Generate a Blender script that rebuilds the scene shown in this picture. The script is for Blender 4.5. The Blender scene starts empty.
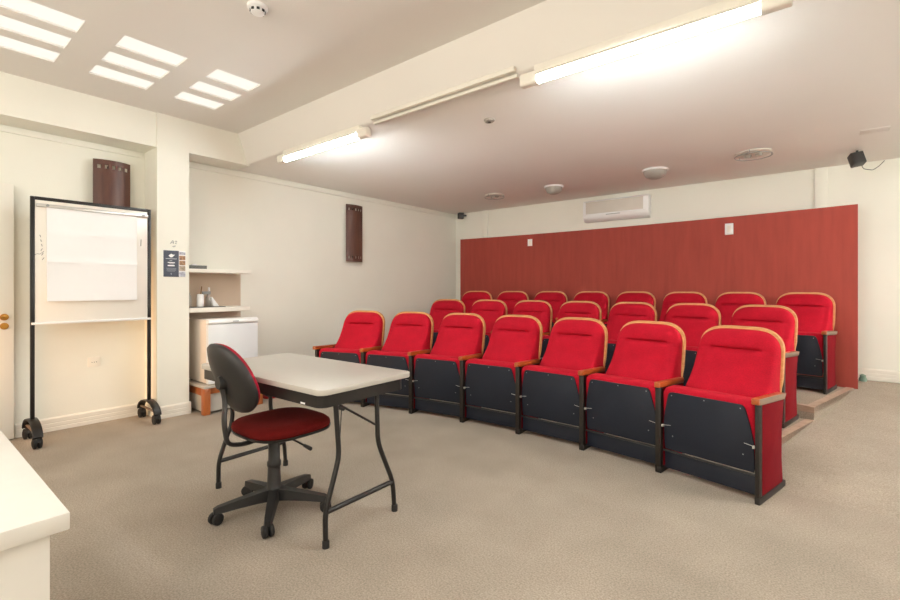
import bpy, bmesh, math, random
from mathutils import Vector, Matrix

random.seed(7)
SC = bpy.context.scene
COL = SC.collection

# ------------------------------------------------------------------ camera
cam_data = bpy.data.cameras.new('camera')
cam = bpy.data.objects.new('camera', cam_data)
COL.objects.link(cam)
cam_data.sensor_width = 36.0
cam_data.lens = 36.0 * 459.0 / 900.0
cam_data.shift_y = -12.0 / 900.0
cam_data.clip_start = 0.02
cam.location = (0, 0, 1.19)
cam.rotation_euler = (math.radians(90), 0, math.atan2(370.0, 459.0))
SC.camera = cam

# ------------------------------------------------------------------ world, large lights, exposure
world = bpy.data.worlds.new('world')
SC.world = world
world.use_nodes = True
world.node_tree.nodes['Background'].inputs['Color'].default_value = (0.9, 0.95, 1.0, 1)
world.node_tree.nodes['Background'].inputs['Strength'].default_value = 0.3
SC.view_settings.view_transform = 'Standard'
SC.view_settings.look = 'None'
SC.view_settings.exposure = 0.27
SC.view_settings.gamma = 1.0
SC.view_settings.use_curve_mapping = False
SC.cycles.max_bounces = 10
SC.cycles.diffuse_bounces = 7
SC.cycles.use_denoising = True
SC.cycles.sample_clamp_indirect = 6.0

TUBE_STRENGTH = 92.0
SKYLIGHT_STRENGTH = 0.80


def area_light(name, loc, rot, sx, sy, power, color):
    ld = bpy.data.lights.new(name, 'AREA')
    ld.shape = 'RECTANGLE'
    ld.size = sx
    ld.size_y = sy
    ld.energy = power
    ld.color = color
    o = bpy.data.objects.new(name, ld)
    COL.objects.link(o)
    o.location = loc
    o.rotation_euler = rot
    return o


# unseen soft fill lights added behind the camera and along the right side
area_light('rear_fill', (-0.6, -2.1, 1.55), (math.radians(90), 0, 0), 4.2, 1.5, 48, (1.0, 0.92, 0.80))
area_light('right_fill', (2.3, 3.4, 1.6), (math.radians(90), 0, math.radians(90)), 3.2, 1.4, 10, (0.95, 0.98, 1.0))
# added overhead fill behind the camera, evening out the room light
area_light('rear_overhead_fill', (-0.6, -0.9, 2.74), (0, 0, 0), 3.0, 0.5, 36, (0.94, 0.99, 1.0))
# unseen upward fill added behind the camera to brighten the upper ceiling
area_light('rear_upward_fill', (-2.2, -2.0, 1.95), (math.radians(180 - 20), 0, 0), 4.0, 0.25, 42, (1.0, 0.95, 0.89))
# uplighter on the right wall washing the lower ceiling
area_light('right_wall_uplighter', (2.40, 4.2, 1.95), (math.radians(180), math.radians(25), 0), 0.25, 1.6, 130, (0.95, 0.97, 1.0))
# warm lamp in the corner left of the frame, close to the left wall
lamp = bpy.data.lights.new('warm_corner_lamp', 'SPOT')
lamp.energy = 75
lamp.spot_size = math.radians(75)
lamp.spot_blend = 0.9
lamp.color = (1.0, 0.52, 0.22)
lamp.shadow_soft_size = 0.2
lamp_o = bpy.data.objects.new('warm_corner_lamp', lamp)
COL.objects.link(lamp_o)
lamp_o.location = (-4.70, -0.28, 0.62)
lamp_o.rotation_euler = (math.radians(90), 0, math.radians(9))


# ------------------------------------------------------------------ materials
def srgb(r, g, b):
    def f(c):
        c /= 255.0
        return c / 12.92 if c <= 0.04045 else ((c + 0.055) / 1.055) ** 2.4
    return (f(r), f(g), f(b), 1.0)


def mat(name, col, rough=0.5, metal=0.0, var=0.0, vscale=8.0, bump=0.0, bscale=60.0, sheen=0.0,
        stretch=None, col2=None, spec=0.5, detail=4.0, fine=0.0, fscale=300.0, coat=0.0):
    m = bpy.data.materials.new(name)
    m.use_nodes = True
    nt = m.node_tree
    b = nt.nodes['Principled BSDF']
    b.inputs['Roughness'].default_value = rough
    b.inputs['Metallic'].default_value = metal
    b.inputs['Specular IOR Level'].default_value = spec
    b.inputs['Coat Weight'].default_value = coat
    if sheen:
        b.inputs['Sheen Weight'].default_value = sheen
        b.inputs['Sheen Roughness'].default_value = 0.4
        b.inputs['Sheen Tint'].default_value = (min(1, col[0] * 1.5 + .1), col[1] + .05, col[2] + .05, 1)
    tc = nt.nodes.new('ShaderNodeTexCoord')
    mp = nt.nodes.new('ShaderNodeMapping')
    nt.links.new(tc.outputs['Object'], mp.inputs['Vector'])
    if stretch:
        mp.inputs['Scale'].default_value = stretch
    n = nt.nodes.new('ShaderNodeTexNoise')
    n.inputs['Scale'].default_value = vscale
    n.inputs['Detail'].default_value = detail
    nt.links.new(mp.outputs['Vector'], n.inputs['Vector'])
    r = nt.nodes.new('ShaderNodeValToRGB')
    c2 = col2 if col2 else tuple(c * (1 - var) for c in col[:3]) + (1,)
    c1 = col if col2 else tuple(min(1, c * (1 + var * 0.5)) for c in col[:3]) + (1,)
    r.color_ramp.elements[0].position = 0.3
    r.color_ramp.elements[1].position = 0.7
    r.color_ramp.elements[0].color = c2
    r.color_ramp.elements[1].color = c1
    nt.links.new(n.outputs['Fac'], r.inputs['Fac'])
    out = r.outputs['Color']
    if fine:
        n3 = nt.nodes.new('ShaderNodeTexNoise')
        n3.inputs['Scale'].default_value = fscale
        n3.inputs['Detail'].default_value = 2.0
        nt.links.new(tc.outputs['Object'], n3.inputs['Vector'])
        r3 = nt.nodes.new('ShaderNodeValToRGB')
        r3.color_ramp.elements[0].position = 0.32
        r3.color_ramp.elements[1].position = 0.68
        r3.color_ramp.elements[0].color = (1 - fine, 1 - fine, 1 - fine, 1)
        r3.color_ramp.elements[1].color = (1, 1, 1, 1)
        nt.links.new(n3.outputs['Fac'], r3.inputs['Fac'])
        mx = nt.nodes.new('ShaderNodeMix')
        mx.data_type = 'RGBA'
        mx.blend_type = 'MULTIPLY'
        mx.inputs[0].default_value = 1.0
        nt.links.new(out, mx.inputs[6])
        nt.links.new(r3.outputs['Color'], mx.inputs[7])
        out = mx.outputs[2]
    nt.links.new(out, b.inputs['Base Color'])
    if bump:
        n2 = nt.nodes.new('ShaderNodeTexNoise')
        n2.inputs['Scale'].default_value = bscale
        n2.inputs['Detail'].default_value = 3.0
        nt.links.new(mp.outputs['Vector'], n2.inputs['Vector'])
        bp = nt.nodes.new('ShaderNodeBump')
        bp.inputs['Strength'].default_value = bump
        bp.inputs['Distance'].default_value = 0.01
        nt.links.new(n2.outputs['Fac'], bp.inputs['Height'])
        nt.links.new(bp.outputs['Normal'], b.inputs['Normal'])
    return m


def emit(name, col, strength):
    m = bpy.data.materials.new(name)
    m.use_nodes = True
    b = m.node_tree.nodes['Principled BSDF']
    b.inputs['Base Color'].default_value = (0.1, 0.1, 0.1, 1)
    b.inputs['Emission Color'].default_value = col
    b.inputs['Emission Strength'].default_value = strength
    return m


M = {
    'wall': mat('wall_paint', srgb(238, 237, 227), 0.75, var=0.025, vscale=1.5, bump=0.06, bscale=90),
    'ceil': mat('ceiling_paint', srgb(230, 226, 221), 0.8, var=0.02, vscale=1.2, bump=0.05, bscale=60),
    'trim': mat('trim_paint', srgb(236, 232, 222), 0.45, var=0.02, vscale=3),
    'carpet': mat('carpet', srgb(181, 168, 153), 0.95, var=0.14, vscale=2.2, bump=0.3, bscale=330, spec=0.1,
                  fine=0.36, fscale=135, detail=6),
    'redwall': mat('red_brushed_plaster', srgb(158, 60, 46), 0.65, col2=srgb(144, 51, 39), vscale=3.0,
                   stretch=(6, 6, 0.7), bump=0.1, bscale=30, detail=6),
    'velvet': mat('red_velvet', srgb(184, 19, 42), 0.85, var=0.10, vscale=14, sheen=0.25, bump=0.12, bscale=380, spec=0.15,
                  fine=0.24, fscale=170),
    'velvet2': mat('red_side_fabric', srgb(112, 7, 20), 0.9, var=0.10, vscale=12, sheen=0.12, spec=0.1, bump=0.08, bscale=300),
    'board': mat('charcoal_board', srgb(28, 33, 45), 0.5, var=0.10, vscale=5, spec=0.35),
    'metal': mat('dark_brown_metal', srgb(36, 31, 27), 0.45, metal=0.2, var=0.08, vscale=12),
    'black': mat('black_metal', srgb(38, 35, 33), 0.38, metal=0.3, var=0.05, vscale=10),
    'plastic': mat('black_plastic', srgb(38, 36, 35), 0.5, var=0.08, vscale=30, bump=0.05, bscale=250),
    'rubber': mat('black_rubber', srgb(30, 28, 27), 0.7, var=0.05),
    'armwood': mat('varnished_orange_wood', srgb(186, 96, 40), 0.28, col2=srgb(150, 66, 24), vscale=9, stretch=(8, 1, 8), coat=0.3),
    'taupe': mat('taupe_arm_side', srgb(128, 108, 92), 0.5, var=0.08, vscale=10),
    'shellwood': mat('blond_plywood', srgb(214, 160, 104), 0.4, col2=srgb(196, 138, 84), vscale=8, stretch=(2, 2, 8)),
    'nosing': mat('step_wood', srgb(192, 166, 146), 0.5, col2=srgb(168, 140, 120), vscale=6, stretch=(3, 3, 12)),
    'laminate': mat('cream_laminate', srgb(184, 178, 169), 0.35, var=0.02, vscale=20),
    'deskwhite': mat('desk_white', srgb(218, 213, 204), 0.4, var=0.02, vscale=20),
    'lamedge': mat('laminate_edge', srgb(190, 176, 158), 0.45, var=0.03, vscale=20),
    'maroon': mat('maroon_fabric', srgb(92, 18, 15), 0.9, var=0.12, vscale=30, bump=0.12, bscale=300, sheen=0.1, spec=0.1),
    'maroon2': mat('backrest_fabric', srgb(150, 26, 46), 0.9, var=0.12, vscale=30, bump=0.12, bscale=300, sheen=0.1, spec=0.1),
    'white': mat('white_enamel', srgb(240, 240, 240), 0.3, var=0.01),
    'whiteboard': mat('whiteboard_face', srgb(240, 235, 226), 0.25, var=0.015, vscale=4),
    'paper': mat('paper', srgb(246, 246, 247), 0.8, var=0.012, vscale=4),
    'silver': mat('brushed_silver', srgb(205, 203, 200), 0.3, metal=0.7, var=0.05, vscale=20),
    'steel': mat('zinc_steel', srgb(215, 213, 208), 0.3, metal=0.8, var=0.05),
    'brownwood': mat('dark_brown_wood', srgb(92, 54, 40), 0.45, col2=srgb(72, 38, 28), vscale=6, stretch=(6, 6, 0.8)),
    'fridge_side': mat('fridge_side', srgb(226, 216, 206), 0.45, var=0.02),  # tan shading of the side put into the body colour
    'fridge_door': mat('fridge_door', srgb(232, 236, 240), 0.3, var=0.01),
    'stand_wood': mat('orange_brown_wood', srgb(176, 100, 48), 0.4, col2=srgb(154, 82, 36), vscale=8, stretch=(4, 4, 1)),
    'beige': mat('beige_panel', srgb(204, 186, 166), 0.6, var=0.03, vscale=5),
    'brass': mat('brass', srgb(186, 134, 60), 0.3, metal=0.8, var=0.05),
    'navy': mat('navy_print', srgb(44, 50, 70), 0.4, var=0.05),
    'greyprint': mat('grey_print', srgb(150, 154, 164), 0.5, var=0.05),
    'darkgrey': mat('dark_grey_plastic', srgb(88, 88, 84), 0.5, var=0.05),
    'grey': mat('grey_plastic', srgb(150, 152, 152), 0.45, var=0.05),
    'frost': mat('frosted_glass', srgb(168, 162, 154), 0.4, var=0.03),
    'acgrille': mat('ac_grille', srgb(214, 208, 198), 0.5, var=0.03),
    'redplastic': mat('red_plastic', srgb(196, 24, 30), 0.4, var=0.05),
    'blackhole': mat('black_slot', srgb(14, 13, 12), 0.7, var=0.02),
    'photo_a': mat('photo_sand', srgb(206, 190, 168), 0.5, col2=srgb(120, 104, 90), vscale=60),
    'photo_b': mat('photo_brown', srgb(196, 150, 108), 0.5, col2=srgb(70, 50, 40), vscale=70),
    'photo_c': mat('photo_blue', srgb(214, 216, 224), 0.5, col2=srgb(120, 124, 148), vscale=60),
    'tube': emit('lit_fluorescent_tube', (0.92, 0.99, 1.0, 1), TUBE_STRENGTH),
    'skylight': emit('lit_skylight_glass', (1.0, 0.94, 0.84, 1), SKYLIGHT_STRENGTH),
    'stick': mat('pale_stick_wood', srgb(150, 118, 78), 0.6, var=0.1),
    'teal': mat('faded_teal_cloth', srgb(120, 146, 132), 0.8, var=0.2, vscale=40),
}


# ------------------------------------------------------------------ mesh helpers
def BM():
    return bmesh.new()


def box(bm, x0, x1, y0, y1, z0, z1, bevel=0.0, seg=2, M4=None):
    vs = [bm.verts.new((x, y, z)) for z in (z0, z1) for y in (y0, y1) for x in (x0, x1)]
    fs = []
    for idx in ((0, 2, 3, 1), (4, 5, 7, 6), (0, 1, 5, 4), (2, 6, 7, 3), (0, 4, 6, 2), (1, 3, 7, 5)):
        fs.append(bm.faces.new([vs[i] for i in idx]))
    if M4 is not None:
        bmesh.ops.transform(bm, matrix=M4, verts=vs)
    if bevel > 0:
        es = list({e for f in fs for e in f.edges})
        bmesh.ops.bevel(bm, geom=es, offset=bevel, segments=seg, profile=0.5, affect='EDGES')
    return fs


def prism(bm, pts, a0, a1, axis='y', bevel=0.0, seg=2):
    """pts: 2-D outline; axis = extrusion axis. y: pts are (x,z); x: pts are (y,z); z: pts are (x,y)."""
    def P(p, a):
        return {'y': (p[0], a, p[1]), 'x': (a, p[0], p[1]), 'z': (p[0], p[1], a)}[axis]
    A = [bm.verts.new(P(p, a0)) for p in pts]
    B = [bm.verts.new(P(p, a1)) for p in pts]
    n = len(pts)
    fa = bm.faces.new(A)
    fb = bm.faces.new(list(reversed(B)))
    side = [bm.faces.new((A[i], B[i], B[(i + 1) % n], A[(i + 1) % n])) for i in range(n)]
    bmesh.ops.recalc_face_normals(bm, faces=[fa, fb] + side)
    if bevel > 0:
        es = list(set(fa.edges) | set(fb.edges))
        bmesh.ops.bevel(bm, geom=es, offset=bevel, segments=seg, profile=0.5, affect='EDGES')


def tube(bm, pts, r, n=10, closed_ends=True, flat=None):
    """sweep a circle (or an ellipse flat=(ru, rv)) along pts"""
    pts = [Vector(p) for p in pts]
    rings = []
    t0 = (pts[1] - pts[0]).normalized()
    up = Vector((0, 0, 1)) if abs(t0.z) < 0.9 else Vector((1, 0, 0))
    u = t0.cross(up).normalized()
    for i, p in enumerate(pts):
        if i == 0:
            t = pts[1] - pts[0]
        elif i == len(pts) - 1:
            t = pts[-1] - pts[-2]
        else:
            t = (pts[i + 1] - p).normalized() + (p - pts[i - 1]).normalized()
        t.normalize()
        u = (u - t * u.dot(t)).normalized()
        v = t.cross(u)
        rr = r[i] if isinstance(r, (list, tuple)) else r
        ru, rv = (rr, rr) if flat is None else flat
        rings.append([bm.verts.new(p + u * ru * math.cos(2 * math.pi * k / n) + v * rv * math.sin(2 * math.pi * k / n)) for k in range(n)])
    for a, b in zip(rings, rings[1:]):
        for k in range(n):
            bm.faces.new((a[k], a[(k + 1) % n], b[(k + 1) % n], b[k]))
    if closed_ends:
        bm.faces.new(list(reversed(rings[0])))
        bm.faces.new(rings[-1])


def bend(pts, rad=0.04, n=5):
    """round the inner corners of a polyline"""
    pts = [Vector(p) for p in pts]
    out = [pts[0]]
    for a, b, c in zip(pts, pts[1:], pts[2:]):
        d1 = (a - b)
        d2 = (c - b)
        r = min(rad, d1.length * 0.45, d2.length * 0.45)
        p1 = b + d1.normalized() * r
        p2 = b + d2.normalized() * r
        for k in range(n + 1):
            t = k / n
            out.append(p1 * (1 - t) ** 2 + b * 2 * t * (1 - t) + p2 * t * t)
    out.append(pts[-1])
    return out


def lathe(bm, prof, c=(0, 0, 0), n=24, axis='z'):
    """prof: list of (radius, height)"""
    rings = []
    for r, h in prof:
        ring = []
        for k in range(n):
            a = 2 * math.pi * k / n
            x, y = r * math.cos(a), r * math.sin(a)
            p = {'z': (x, y, h), 'x': (h, x, y), 'y': (x, h, y)}[axis]
            ring.append(bm.verts.new((c[0] + p[0], c[1] + p[1], c[2] + p[2])))
        rings.append(ring)
    for a, b in zip(rings, rings[1:]):
        for k in range(n):
            bm.faces.new((a[k], a[(k + 1) % n], b[(k + 1) % n], b[k]))
    if prof[0][0] > 1e-6:
        bm.faces.new(list(reversed(rings[0])))
    if prof[-1][0] > 1e-6:
        bm.faces.new(rings[-1])
    bmesh.ops.remove_doubles(bm, verts=bm.verts[:], dist=1e-6)


def loft(bm, rings, cap=True):
    R = [[bm.verts.new(p) for p in ring] for ring in rings]
    n = len(R[0])
    for a, b in zip(R, R[1:]):
        for k in range(n):
            bm.faces.new((a[k], a[(k + 1) % n], b[(k + 1) % n], b[k]))
    if cap:
        bm.faces.new(list(reversed(R[0])))
        bm.faces.new(R[-1])


def rrect(x0, x1, y0, y1, r, n=6):
    pts = []
    for cx, cy, a0 in ((x1 - r, y1 - r, 0), (x0 + r, y1 - r, 90), (x0 + r, y0 + r, 180), (x1 - r, y0 + r, 270)):
        for k in range(n + 1):
            a = math.radians(a0 + 90 * k / n)
            pts.append((cx + r * math.cos(a), cy + r * math.sin(a)))
    return pts


def obj(name, bm, m, parent=None, smooth=None, label=None):
    bmesh.ops.recalc_face_normals(bm, faces=bm.faces[:])
    me = bpy.data.meshes.new(name)
    bm.to_mesh(me)
    bm.free()
    mats = m if isinstance(m, (list, tuple)) else [m]
    for k in mats:
        me.materials.append(M[k])
    ang = math.radians(40 if smooth is None else smooth)
    me.polygons.foreach_set('use_smooth', [True] * len(me.polygons))
    me.set_sharp_from_angle(angle=ang)
    o = bpy.data.objects.new(name, me)
    COL.objects.link(o)
    if parent is not None:
        o.parent = parent
    if label:
        o['label'] = label
    return o


def thing(name, label, cat, loc=(0, 0, 0), rotz=0.0, group=None):
    o = bpy.data.objects.new(name, None)
    o.empty_display_size = 0.1
    COL.objects.link(o)
    o.location = loc
    o.rotation_euler = (0, 0, rotz)
    return tag(o, label, cat, group)


def tag(o, label, cat, group=None, kind=None):
    o['label'] = label
    o['category'] = cat
    if group:
        o['group'] = group
    if kind:
        o['kind'] = kind
    return o


def struct(name, bm, m, label, cat='wall', parent=None, smooth=None):
    o = obj(name, bm, m, parent, smooth)
    if parent is None:
        tag(o, label, cat, kind='structure')
    return o


def dup(root, loc, rotz, label):
    r = root.copy()
    COL.objects.link(r)
    r.location = loc
    r.rotation_euler = (0, 0, rotz)
    r['label'] = label
    for ch in list(root.children):
        c = ch.copy()
        COL.objects.link(c)
        c.parent = r
        for g in list(ch.children):
            d = g.copy()
            COL.objects.link(d)
            d.parent = c
    return r


# ------------------------------------------------------------------ the room
WX, BY, RX, FY = -4.98, 6.34, 2.5, -2.25     # left wall, back wall, right wall, wall behind the camera
HI, LO = 2.78, 2.48                          # upper and lower ceiling
CX0, CY0 = -1.917, -2.675                    # centre of the curved seat rows
R_ROW = (5.926, 7.263, 8.37)
Z_ROW = (0.0, 0.102, 0.208)
R_STEP = (6.62, 7.72)

bm = BM()
box(bm, WX - .1, RX + .1, FY - .1, BY + .1, -0.1, 0.0)
struct('floor', bm, 'carpet', 'beige speckled carpet floor of the room', 'floor')

# ramped aisle on the right side of the seat platforms
bm = BM()
prof = [(3.25, -0.02), (3.3, 0.001), (3.7, 0.024), (4.2, 0.056), (4.8, 0.10), (5.4, 0.142), (6.0, 0.203), (6.34, 0.245), (6.34, -0.02)]
prism(bm, prof, -0.62, RX, axis='x')
struct('floor_ramp', bm, 'carpet', 'carpeted ramp rising along the right of the seats', 'floor')


def arc_pts(R, a0, a1, n=40):
    return [(CX0 + R * math.sin(math.radians(a0 + (a1 - a0) * k / n)), CY0 + R * math.cos(math.radians(a0 + (a1 - a0) * k / n))) for k in range(n + 1)]


for i in (0, 1):
    R = R_STEP[i]
    aL = -math.degrees(math.asin((CX0 - WX - 0.005) / R))
    aR = 14.1
    front = arc_pts(R, aL, aR)
    if i == 0:
        back = arc_pts(R_STEP[1] + 0.02, aR, -math.degrees(math.asin((CX0 - WX - 0.005) / (R_STEP[1] + .02))))
    else:
        back = arc_pts(R_STEP[1] + 1.17, aR, -15.5) + [(WX + .005, 6.2)]
    bm = BM()
    prism(bm, front + back, 0.0, Z_ROW[i + 1], axis='z')
    struct('floor_platform', bm, 'carpet', ('lower' if i == 0 else 'upper') + ' curved carpeted platform carrying the ' + ('middle' if i == 0 else 'back') + ' row', 'floor')
    # wooden nosing round the front and aisle edges, two strips
    w = 0.055
    z1 = Z_ROW[i + 1] + 0.004
    bm = BM()
    ang = [aL + (aR - aL) * k / 40 for k in range(41)]
    path_out = arc_pts(R - 0.004, aL, aR)
    path_in = arc_pts(R + w, aL, aR - 0.45)
    Rend = (R_STEP[1] - 0.005) if i == 0 else (R_STEP[1] + 1.20)
    oa = (CX0 + Rend * math.sin(math.radians(aR)), CY0 + Rend * math.cos(math.radians(aR)))
    ib = (oa[0] - w, oa[1] + w * 0.2)
    prism(bm, path_out + [oa, ib] + list(reversed(path_in)), z1 - 0.05, z1, axis='z')
    obj('trim_%d' % (i + 1), bm, 'nosing')
    o = bpy.data.objects['trim_%d' % (i + 1)]
    tag(o, 'light wooden nosing along the edge of the ' + ('lower' if i == 0 else 'upper') + ' seat platform', 'trim', kind='structure')

# walls
bm = BM(); box(bm, WX - .12, WX, FY, BY, 0, HI + .1)
struct('wall_left', bm, 'wall', 'cream left wall behind the whiteboard and fridge')
bm = BM(); box(bm, WX - .12, RX + .12, BY, BY + .12, 0, HI + .1)
struct('wall_back', bm, 'wall', 'cream back wall above the red partition')
bm = BM(); box(bm, RX, RX + .12, FY, BY, 0, HI + .1)
struct('wall_right', bm, 'wall', 'cream right wall outside the view')
bm = BM(); box(bm, WX - .12, RX + .12, FY - .12, FY, 0, HI + .1)
struct('wall_front', bm, 'wall', 'cream wall behind the camera')

# ceilings: skylight openings cut as a grid
SKX = [(-3.605, -3.405), (-3.905, -3.715), (-4.205, -4.015)]
SKY = [(0.385, 0.765), (0.965, 1.335), (1.535, 1.870)]
xs = sorted({WX, RX} | {v for s in SKX for v in s})
ys = sorted({FY, 2.312} | {v for s in SKY for v in s})
bm = BM()


def in_hole(x, y):
    return any(a < x < b for a, b in SKX) and any(a < y < b for a, b in SKY)


for x0, x1 in zip(xs, xs[1:]):
    for y0, y1 in zip(ys, ys[1:]):
        if in_hole((x0 + x1) / 2, (y0 + y1) / 2):
            continue
        box(bm, x0, x1, y0, y1, HI, HI + 0.1)
bmesh.ops.remove_doubles(bm, verts=bm.verts[:], dist=1e-5)
struct('ceiling', bm, 'ceil', 'upper white ceiling with the skylight slots', 'ceiling')
bm = BM()
prism(bm, [(2.31, HI + .1), (2.31, HI), (2.345, HI - .08), (2.405, LO + .02), (2.425, LO), (BY, LO), (BY, HI + .1)], WX, RX, axis='x')
struct('ceiling_lower', bm, 'ceil', 'lower white ceiling over the seats with its sloping front face', 'ceiling', smooth=50)

for j, (y0, y1) in enumerate(SKY):
    t = thing('ceiling_skylight', ['group of three lit skylight panes at the left edge, partly out of view',
                                   'middle group of three lit skylight panes in the upper ceiling',
                                   'group of three lit skylight panes nearest the fluorescent tube'][j], 'skylight',
              ((SKX[0][1] + SKX[2][0]) / 2, (y0 + y1) / 2, HI), 0, 'skylight pane groups')
    for (x0, x1) in SKX:
        bm = BM()
        cx, cy = t.location.x, t.location.y
        box(bm, x0 - cx + .0005, x1 - cx - .0005, y0 - cy + .0005, y1 - cy - .0005, 0.012, 0.02)
        obj('pane', bm, 'skylight', t)

# beam along the left wall and the pillar
bm = BM(); box(bm, WX, -4.685, FY, 1.575, 2.468, HI)
box(bm, WX, -4.668, 1.84, 2.43, 2.474, HI)
struct('beam', bm, 'wall', 'white boxed beam along the top of the left wall', 'beam')
bm = BM(); box(bm, WX, -4.668, 1.570, 1.84, 0, HI)
struct('pillar', bm, 'wall', 'white square pillar between whiteboard and shelf', 'pillar')

# cover bands just under the beam and the lower ceiling
bm = BM(); box(bm, WX, WX + .020, FY, 1.545, 2.412, 2.456, 0.002)
o = struct('trim_3', bm, 'wall', 'flat cover strip along the wall top above the whiteboard', 'trim')
bm = BM(); box(bm, WX, WX + .020, 1.845, BY - .01, 2.412, 2.462, 0.002)
o = struct('trim_4', bm, 'wall', 'flat cover strip along the wall top above the seats', 'trim')


def skirting(name, x0, x1, y0, y1, z0, label, axis):
    """axis: which way it faces"""
    bm = BM()
    h = 0.112
    if axis == '+x':
        pr = [(0, 0), (.014, 0), (.014, .03), (.011, .034), (.014, .038), (.014, .064), (.011, .068), (.014, .072), (.014, .1), (.007, h), (0, h)]
        A = [(x0 + p, z0 + q) for p, q in pr]
        prism(bm, A, y0, y1, axis='y')
    elif axis == '-y':
        pr = [(0, 0), (-.014, 0), (-.014, .03), (-.011, .034), (-.014, .038), (-.014, .064), (-.011, .068), (-.014, .072), (-.014, .1), (-.007, h), (0, h)]
        prism(bm, [(y1 + p, z0 + q) for p, q in pr], x0, x1, axis='x')
    else:
        pr = [(0, 0), (.014, 0), (.014, .03), (.011, .034), (.014, .038), (.014, .064), (.011, .068), (.014, .072), (.014, .1), (.007, h), (0, h)]
        prism(bm, [(y1 + p, z0 + q) for p, q in pr], x0, x1, axis='x')
    o = obj(name, bm, 'trim', smooth=20)
    tag(o, label, 'baseboard', kind='structure')


skirting('baseboard_left', WX, 0, 0.67, 1.570, 0, 'white grooved baseboard under the whiteboard', '+x')
skirting('baseboard_pillar', -4.668, 0, 1.558, 1.852, 0, 'white grooved baseboard on the pillar front', '+x')
skirting('baseboard_pillar_side', WX, -4.655, 1.8, 1.84, 0, 'white grooved baseboard on the pillar side', '+y')
skirting('baseboard_nook', WX, 0, 1.856, 5.9, 0, 'white baseboard along the wall beside the seats', '+x')
skirting('baseboard_back', 0.30, RX, 0, BY, 0.255, 'white baseboard on the back wall right of the red partition', '-y')

# vertical casings on the back wall
for k, (x0, x1) in enumerate(((-4.41, -4.30), (-0.045, 0.066))):
    bm = BM()
    box(bm, x0, x1, BY - .022, BY, 0.3, LO, 0.004)
    o = obj('trim_%d' % (5 + k), bm, 'wall')
    tag(o, ['flat vertical casing on the back wall near the left corner', 'flat vertical casing on the back wall near the right speaker'][k], 'trim', kind='structure')

# red curved partition in front of the back wall
P3 = [(-4.734, 6.152), (-2.465, 6.248), (0.2885, 5.988)]


def quad(px):
    (a, fa), (b, fb), (c, fc) = P3
    return fa * (px - b) * (px - c) / ((a - b) * (a - c)) + fb * (px - a) * (px - c) / ((b - a) * (b - c)) + fc * (px - a) * (px - b) / ((c - a) * (c - b))


xs = [P3[0][0] + (P3[2][0] - P3[0][0]) * k / 48 for k in range(49)]
bm = BM()
prism(bm, [(x, quad(x)) for x in xs] + [(x, quad(x) + 0.06) for x in reversed(xs)], 0.18, 2.01, axis='z')
struct('partition_wall', bm, 'redwall', 'curved red plaster partition behind the back row', 'wall')

# door leaf standing against the left wall
d = thing('door_1', 'white door leaf with brass lever at the left edge of the picture', 'door', (-4.93, 0.655, 0.0))
d['kind'] = 'structure'
bm = BM(); box(bm, -0.02, 0.02, -0.82, 0, 0.012, 2.0, 0.003)
obj('door_leaf', bm, 'trim', d)
bm = BM()
lathe(bm, [(0, .02), (.026, .02), (.026, .027), (.010, .029), (.010, .055), (0, .055)], (0, -.055, .965), 18, 'x')
tube(bm, bend([(.05, -.055, .965), (.058, -.10, .966), (.056, -.175, .962)], .02), .009, 8)
obj('door_handle', bm, 'brass', d, label='brass lever handle')
bm = BM()
lathe(bm, [(0, .02), (.026, .02), (.026, .027), (.008, .029), (0, .029)], (0, -.055, .895), 18, 'x')
obj('lock_rosette', bm, 'brass', d)


# ------------------------------------------------------------------ auditorium chairs
def back_rings(front, z0, z1, hw, zt, thick_front, thick_back, r, ncol=20, nrow=30):
    """closed rings from bottom to top: front skin then back skin"""
    rings = []
    for v in range(nrow + 1):
        s = v / nrow
        s = 1 - (1 - s) ** 1.8                     # finer towards the rounded top
        z = z0 + (z1 - z0) * s
        w = hw(z)
        if z > z1 - r:                              # rounded top corners
            q = min(1.0, (z - (z1 - r)) / r)
            w = w - r * 1.15 * (1 - max(0.0, 1 - q ** 2.3) ** (1 / 2.3))
        ring = []
        for k in range(ncol + 1):
            u = -1 + 2 * k / ncol
            ring.append((u * w, front(u, z, s), z))
        for k in range(ncol, -1, -1):
            u = -1 + 2 * k / ncol
            ring.append((u * w, thick_back(u, z, s), z))
        rings.append(ring)
    return rings


def lean(z):
    """back face of the chair back, local y as a function of height"""
    pts = [(0.40, 0.430), (0.50, 0.445), (0.60, 0.462), (0.75, 0.487), (0.93, 0.506)]
    for (za, ya), (zb, yb) in zip(pts, pts[1:]):
        if z <= zb:
            t = (z - za) / (zb - za)
            return ya + (yb - ya) * t
    return pts[-1][1]


XC = -0.2675       # middle of the seat between two standards
PITCH = 0.557


BX = XC + 0.018  # middle of the chair back


def half_w(z):
    t = max(0.0, min(1.0, (0.64 - z) / 0.16))
    return 0.234 + 0.014 * t * t


TILT = Matrix.Translation((0, 0, .57)) @ Matrix.Rotation(-.05, 4, 'X') @ Matrix.Translation((0, 0, -.57))


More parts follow.
